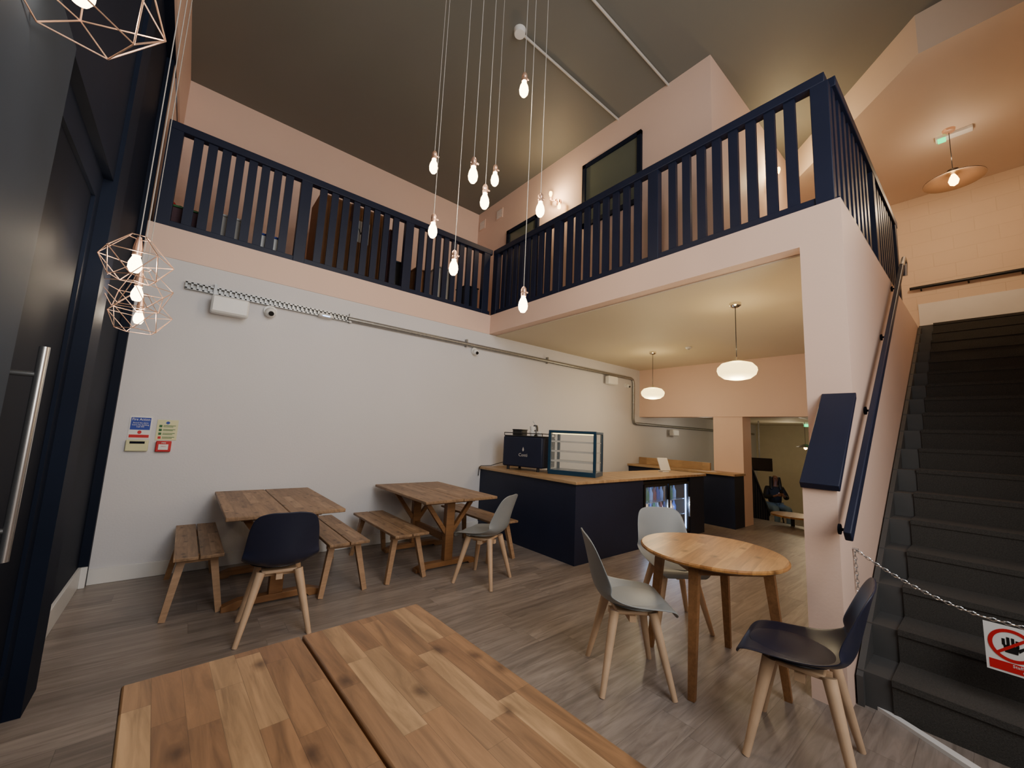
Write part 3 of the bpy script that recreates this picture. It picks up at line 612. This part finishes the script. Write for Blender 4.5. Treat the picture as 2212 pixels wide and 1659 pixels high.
# ceiling conduits
for (a,b,lab,box_) in (((1120,72),(1345,262),'white ceiling conduit with round box at its end',True),((1275,-2),(1450,186),'white ceiling conduit nearer the balustrade corner',False)):
    pa=at(*a,'z',ZCL-.02); pb=at(*b,'z',ZCL-.02); y=(pa.y+pb.y)/2
    s=thing('ceiling_conduit',lab,'conduit',(pa.x if box_ else pa.x-.6,y,ZCL-.02)); L_=UX-s.location.x
    ob('pipe',rod((0,0,0),(L_,0,0),.014),'cable',s)
    if box_: ob('junction_box',lt([(0,-.04),(.06,-.035),(.07,.019),(0,.02)],20),'whitep',s)
# vents
for px,py in ((1043,487),(1080,463)):
    p=at(px,py,'x',UX); s=thing('wall_vent','small square white vent %s on upper pink wall near the corner'%('left' if px<1060 else 'right'),'vent',p); ob('frame',bx((-.015,-.1,-.1),(0,.1,.1)),'pink',s,.004); ob('louvre',bx(*[q for k in range(5) for q in ((-.02,-.075,-.075+k*.033),(-.014,.075,-.06+k*.033))]),'whitep',s)
# ------------------------------------------------------------------ stored things on mezzanine
def onmez(px,y): return at(px,450,'y',y).x
x0=onmez(690,.3); x1=onmez(832,.3)
zt_=at(760,440,'y',.3).z
s=thing('cardboard_carton','tall brown cardboard carton with white label behind the left balustrade','box',((x0+x1)/2,.55,ZF)); w_=(x1-x0)/2; h_=zt_-ZF
ob('carton',bx((-w_,-.25,0),(w_,.25,h_)),'card',s,.006); ob('tape',bx((-.03,-.253,h_-.25),(.03,.253,h_+.002)),'cardd',s); ob('label_sheet',bx((.06,-.254,h_*.55),(.23,-.25,h_*.82)),'whitep',s); text('W',.12,(.145,-.2555,h_*.68),R_,'black',s)
s=thing('flat_carton','purple brown flat box leaning beside the tall carton','box',(x1+.12,.5,ZF)); ob('carton',bx((-.06,-.3,0),(.06,.3,h_*.8)),'cardd',s,.004); ob('flap',bx((-.062,-.31,h_*.8),(.062,.31,h_*.8+.01)),'card',s)
def tub(px,y,w,h,m,m2,name,label,cat):
    s=thing(name,label,cat,(onmez(px,y),y,ZF)); ob('body',bx((-w/2,-.15,0),(w/2,.15,h)),m,s,.012); ob('lid',bx((-w/2-.01,-.16,h),(w/2+.01,.16,h+.02)),m2,s,.006)
tub(405,.35,.3,.30,'cardd','bg','storage_tub','dark storage tub with green lid at left end of the balustrade','tub')
tub(500,.35,.26,.36,'cable','whitep','storage_tub','pale grey storage tub behind the third slat group at left','tub')
tub(590,.3,.2,.26,'whitep','blue','storage_tub','small white box with blue lid behind the balustrade left of carton','box')
tub(868,.42,.16,.5,'black','slate','storage_box','dark storage box just right of the purple brown flat box','box')
tub(915,.35,.24,.46,'card','card','cardboard_box','small brown box behind the balustrade right of the carton','box')
tub(965,.35,.3,.6,'whitep','cable','storage_box','tall white storage box behind the balustrade near the corner','box')
tub(1020,.35,.24,.45,'slate','black','storage_box','grey storage box at the corner end of the left balustrade','box')
for k in range(5):
    bm=bmesh.new(); bmesh.ops.create_icosphere(bm,subdivisions=2,radius=.03,matrix=Matrix.Translation((onmez(405,.35)-.12+k*.063,.28+.05*(k%2),ZF+.35)))
    tag(ob('toy_ball',bm,['red','bg','cream2','red','blue'][k]),'%s ball on the green lidded tub, %s from left'%(['red','green','yellow','red','blue'][k],['first','second','third','fourth','fifth'][k]),'ball','coloured balls on the tub')
# ------------------------------------------------------------------ chain + sign
a=at(1845,1185,'y',YS-.01); sx=a.x
c0=at(2122,1332,'x',sx); 
def links(bm,pts,r=.0022,l=.03):
    pts=[Vector(p) for p in pts]; seg=[0]
    for p,q in zip(pts,pts[1:]): seg.append(seg[-1]+(q-p).length)
    n=int(seg[-1]/(l*.72))
    for i in range(n):
        t=(i+.5)/n*seg[-1]
        for k in range(len(pts)-1):
            if seg[k]<=t<=seg[k+1]: break
        f_=(t-seg[k])/(seg[k+1]-seg[k]); c=pts[k].lerp(pts[k+1],f_); d=(pts[k+1]-pts[k]).normalized()
        u=d.cross(Vector((0,0,1)) if abs(d.z)<.9 else Vector((1,0,0))).normalized(); w=d.cross(u)
        if i%2: u=w
        ring=[c+d*l/2*math.cos(2*PI*j/8)+u*l*.27*math.sin(2*PI*j/8) for j in range(9)]
        for p,q in zip(ring,ring[1:]): cyl(bm,p,q,r,n=5)
sl=Vector((sx,c0.y,c0.z)); sr=Vector((sx,c0.y-.30,c0.z-.01)); e=Vector((sx,-5.98,a.z))
bm=bmesh.new()
def cat(p,q,sag): return [p.lerp(q,i/10)+Vector((0,0,-sag*4*(i/10)*(1-i/10))) for i in range(11)]
links(bm,cat(a,sl,.035)); links(bm,[sl,sr]); links(bm,cat(sr,e,.03)); links(bm,[a+Vector((.01,0,0)),a+Vector((.015,-.005,-.25))])
cyl(bm,a+Vector((0,.012,0)),a+Vector((0,-.02,0)),.006); 
tag(ob('barrier_chain',bm,'steel'),'silver chain strung across the bottom of the stairs','chain')
s=thing('no_entry_sign','white sign with red prohibition ring and hand hanging on the stair chain','sign',(sx-.012,(sl.y+sr.y)/2,sl.z-.013))
hw=.15; hh_=.225
ob('board',bx((-.002,-hw,-hh_),(.002,hw,0)),'whitep',s); ob('red_band',bx((-.0035,-hw+.01,-hh_+.01),(-.002,hw-.01,-.172)),'red',s)
def xring(R,r,cy,cz,n=40):
    bm=bmesh.new(); 
    A=[(cy+R*math.cos(2*PI*k/n),cz+R*math.sin(2*PI*k/n)) for k in range(n)]; Bq=[(cy+r*math.cos(2*PI*k/n),cz+r*math.sin(2*PI*k/n)) for k in range(n)]
    for k in range(n):
        j=(k+1)%n; bm.faces.new([bm.verts.new((-.0042,*q)) for q in (A[k],A[j],Bq[j],Bq[k])])
    return bm
ob('ring',xring(.077,.062,.062,-.09),'red',s)
bm=bmesh.new(); c_,k_=.062,-.09; prism(bm,[(c_+.05,k_-.038),(c_+.042,k_-.046),(c_-.05,k_+.038),(c_-.042,k_+.046)],'x',-.0046,-.0036); ob('slash',bm,'red',s)
bm=bmesh.new(); prism(bm,[(.045,-.125),(.085,-.125),(.09,-.09),(.04,-.09)],'x',-.0036,-.0024)
for k,(yy,l_) in enumerate(((.088,.03),(.073,.04),(.058,.04),(.044,.032))): prism(bm,[(yy-.005,-.093),(yy+.005,-.093),(yy+.005,-.093+l_),(yy-.005,-.093+l_)],'x',-.0036,-.0024)
prism(bm,[(.04,-.115),(.018,-.09),(.024,-.083),(.044,-.10)],'x',-.0036,-.0024)
ob('hand_symbol',bm,'black',s)
text('NO ENTRY',.03,(-.004,-.08,-.06),Rn,'black',s); text('Staff only beyond\nthis point',.019,(-.004,0,-.193),Rn,'whitep',s)
# ------------------------------------------------------------------ far room
p=at(1645,1003,'x',8.5); s=thing('television','black flat television in the far room above the seated person','television',(8.4,p.y,p.z),.5); ob('screen',bx((-.02,-.28,-.17),(.02,.28,.17)),'screen',s,.004); ob('mount',bx((.02,-.03,-.03),(.1,.03,.1)),'black',s); ob('ceiling_pole',bx((.04,-.015,.05),(.07,.015,2.1-p.z)),'galv',s)
p=at(1740,966,'x',8.8); s=thing('far_dish_pendant','small dish pendant glowing in the far room','pendant lamp',p); ob('dish',lt([(0,.08),(.05,.07),(.2,0),(.2,-.006),(.05,.06),(0,.065)],28),'smoke',s); ob('bulb',lt([(0,-.07),(.03,-.05),(.04,-.02),(.02,.03),(0,.06)],14),'bulbw',s); ob('cord',rod((0,0,.08),(0,0,2.1-p.z),.004,n=6),'black',s)
plight(p+Vector((-.1,0,-.2)),9,(1,.78,.48),.06)
plight((9,-1.5,1.7),6.5,(1,.84,.58),.1); plight((6.2,-2.8,1.75),5.5,(1,.82,.58),.1); plight((5.5,-.9,1.75),6,(1,.88,.7),.1)
p=at(1745,915,'x',9.5); s=thing('far_exit_lamp','tiny green exit lamp on the far room ceiling','exit sign',(p.x,p.y,2.1)); ob('body',bx((-.03,-.10,-.03),(.03,.10,0)),'whitep',s); ob('lit_panel',bx((-.035,-.08,-.10),(.0,.08,-.03)),'green',s)
bm=bmesh.new(); cyl(bm,(4.6,-2.6,2.04),(11,-2.6,2.04),.025); tag(ob('ceiling_pipe',bm,'galv'),'galvanised pipe along the low far room ceiling','pipe')
# stair down railing
s=thing('stair_railing','navy slatted railing sloping down into the far room','railing',(5.42,-1.80,0)); L_=1.0
bm=bmesh.new(); prism(bm,[(0,1.02),(0,1.09),(L_,.02),(L_,-.06)],'y',-.03,.03); ob('top_rail',bm,'navy',s)
for k in range(8):
    x=.04+k*.13; zt_=1.05-x*1.07; ob('baluster',bx((x-.035,-.015,-.5),(x+.035,.015,zt_)),'navy',s)
pt=at(1712,1112,'z',.2); s=thing('far_round_table','small round wooden table in the sunken far room','table',(pt.x,pt.y,-.55)); ob('tabletop',lt([(0,.72),(.34,.72),(.34,.75),(0,.75)],36),'woodr',s)
ob('pedestal',lt([(0,0),(.2,0),(.2,.02),(.03,.05),(.03,.72),(0,.721)],20),'black',s)
# person
PX,PY=7.43,-1.62
s=thing('stool','dark stool under the seated person in the far room','stool',(PX,PY,-.55)); ob('seat',lt([(0,.44),(.18,.44),(.19,.46),(.18,.48),(0,.48)],24),'black',s)
for k in range(4):
    a=k*PI/2+.4; ob('leg',rod((.12*math.cos(a),.12*math.sin(a),.44),(.19*math.cos(a),.19*math.sin(a),0),.014),'black',s)
def skin(name,pts,edges,m,parent,root=0,extra=None):
    me=bpy.data.meshes.new(name); me.from_pydata([p[:3] for p in pts],edges,[]); o=bpy.data.objects.new(name,me); COL.objects.link(o)
    o.modifiers.new('s','SKIN')
    for i,p in enumerate(pts): me.skin_vertices[0].data[i].radius=(p[3],p[4] if len(p)>4 else p[3])
    me.skin_vertices[0].data[root].use_root=True
    sb=o.modifiers.new('b','SUBSURF'); sb.levels=2
    dg=bpy.context.evaluated_depsgraph_get(); m2=bpy.data.meshes.new_from_object(o.evaluated_get(dg)); bpy.data.objects.remove(o)
    bm=bmesh.new(); bm.from_mesh(m2)
    if extra: extra(bm)
    return ob(name,bm,m,parent)
per=thing('person','seated person with long dark hair, black jacket and pale jeans looking at a phone','person',(PX,PY,-.55),2.214)
pts=[(0,0,.58,.12,.10),(0,-.02,.75,.11,.09),(0,-.01,.93,.12,.09),(0,.01,1.06,.05),(0,.03,1.13,.05),(0,.045,1.17,.055,.06),(0,.04,1.235,.07,.085),(0,.03,1.30,.05,.06)]
E=[(i,i+1) for i in range(7)]
def limb(pts,E,start,chain):
    pv=start
    for c in chain: pts.append(c); E.append((pv,len(pts)-1)); pv=len(pts)-1
for sg in (-1,1):
    limb(pts,E,2,[(sg*.15,-.01,.99,.05),(sg*.22,.06,.78,.04),(sg*.09,.27,.84,.026),(sg*.055,.33,.88,.03,.016)])
    limb(pts,E,0,[(sg*.09,.04,.56,.08),(sg*.13,.42,.57,.056),(sg*.11,.42,.12,.036),(sg*.11,.52,.05,.032)])
def fingers(bm):
    for sg in (-1,1):
        for k in range(4):
            z=.915-.018*k; L=.055+(.008 if k in (1,2) else 0)
            sweep(bm,[(sg*.055,.335,z-.01),(sg*.05,.365,z),(sg*(.05-L*.5),.375,z),(sg*(.05-L*.8),.362,z)],.0085,6)
        sweep(bm,[(sg*.05,.32,.9),(sg*.035,.325,.925),(sg*.02,.335,.94)],.009,6)
    for sg in (-1,1): sweep(bm,[(sg*.075,.03,1.205),(sg*.08,.025,1.225),(sg*.075,.03,1.245)],.010,6)
    sweep(bm,[(0,.105,1.235),(0,.128,1.205),(0,.112,1.198)],.010,8)
ob_=skin('body',pts,E,'skin',per,0,fingers)
for sg in (-1,1):
    bm=bmesh.new(); bmesh.ops.create_uvsphere(bm,u_segments=8,v_segments=6,radius=.010,matrix=Matrix.Translation((sg*.027,.108,1.235))); ob('eye',bm,'black',per)
ob('mouth',bx((-.018,.095,1.170),(.018,.108,1.176)),'lips',per)
pts=[(0,0,.6,.155,.125),(0,-.02,.75,.145,.115),(0,-.01,.93,.15,.11),(0,.005,1.03,.07)]; E=[(0,1),(1,2),(2,3)]
for sg in (-1,1): limb(pts,E,2,[(sg*.155,-.01,.985,.075),(sg*.225,.06,.78,.062),(sg*.11,.25,.835,.042)])
skin('jacket',pts,E,'jacket',per)
pts=[(0,-.01,.57,.14,.11)]; E=[]
for sg in (-1,1): limb(pts,E,0,[(sg*.09,.06,.565,.095),(sg*.13,.42,.575,.07),(sg*.11,.42,.16,.05)])
skin('jeans',pts,E,'jeans',per)
for sg in (-1,1): ob('shoe',lt([(0,0),(.045,0),(.045,.04),(.03,.07),(0,.08)],14,(sg*.11,.48,0),(1,2.3)),'black',per)
pts=[(0,.02,1.325,.085,.085),(0,-.035,1.25,.105,.075),(0,-.05,1.12,.105,.055),(0,-.07,.98,.10,.04)]; E=[(0,1),(1,2),(2,3)]
for sg in (-1,1): limb(pts,E,0,[(sg*.075,.05,1.25,.036),(sg*.09,.05,1.12,.042),(sg*.1,.08,.96,.036)])
skin('hair',pts,E,'hair',per)
mp=Matrix.Translation((PX,PY,-.55))@Matrix.Rotation(2.214,4,'Z')
s=thing('phone','dark mobile phone held in the hands of the seated person','phone',mp@Vector((0,.36,.92)),2.214); ob('case',bx((-.037,-.004,-.07),(.037,.004,.075)),'black',s,.003); ob('display',bx((-.033,-.0055,-.06),(.033,-.004,.065)),'blueled',s)
# ------------------------------------------------------------------ fill light
def alight(loc,rot,size,w,c):
    l=bpy.data.lights.new('fill_light','AREA'); l.energy=w; l.color=c; l.size=size; o=bpy.data.objects.new('fill_light',l); COL.objects.link(o); o.location=loc; o.rotation_euler=rot
def aim(loc,tgt): return (Vector(tgt)-Vector(loc)).to_track_quat('-Z','Y').to_euler()
a=(-2.3,-6.9,4.2); alight(a,aim(a,(-1.6,-.5,1.2)),2.4,100,(.92,.95,1))  # added cool fill from behind the camera, aimed at the white wall
a=(-2.2,-6.6,2.2); alight(a,aim(a,(-1.0,-1,6)),2.0,82,(1,.93,.82))  # added warm fill aimed upward to brighten ceiling and upper walls
w=bpy.data.worlds.new('world'); bpy.context.scene.world=w; w.use_nodes=True; w.node_tree.nodes['Background'].inputs[0].default_value=(.5,.5,.55,1); w.node_tree.nodes['Background'].inputs[1].default_value=.12
bpy.context.scene.view_settings.exposure=.15
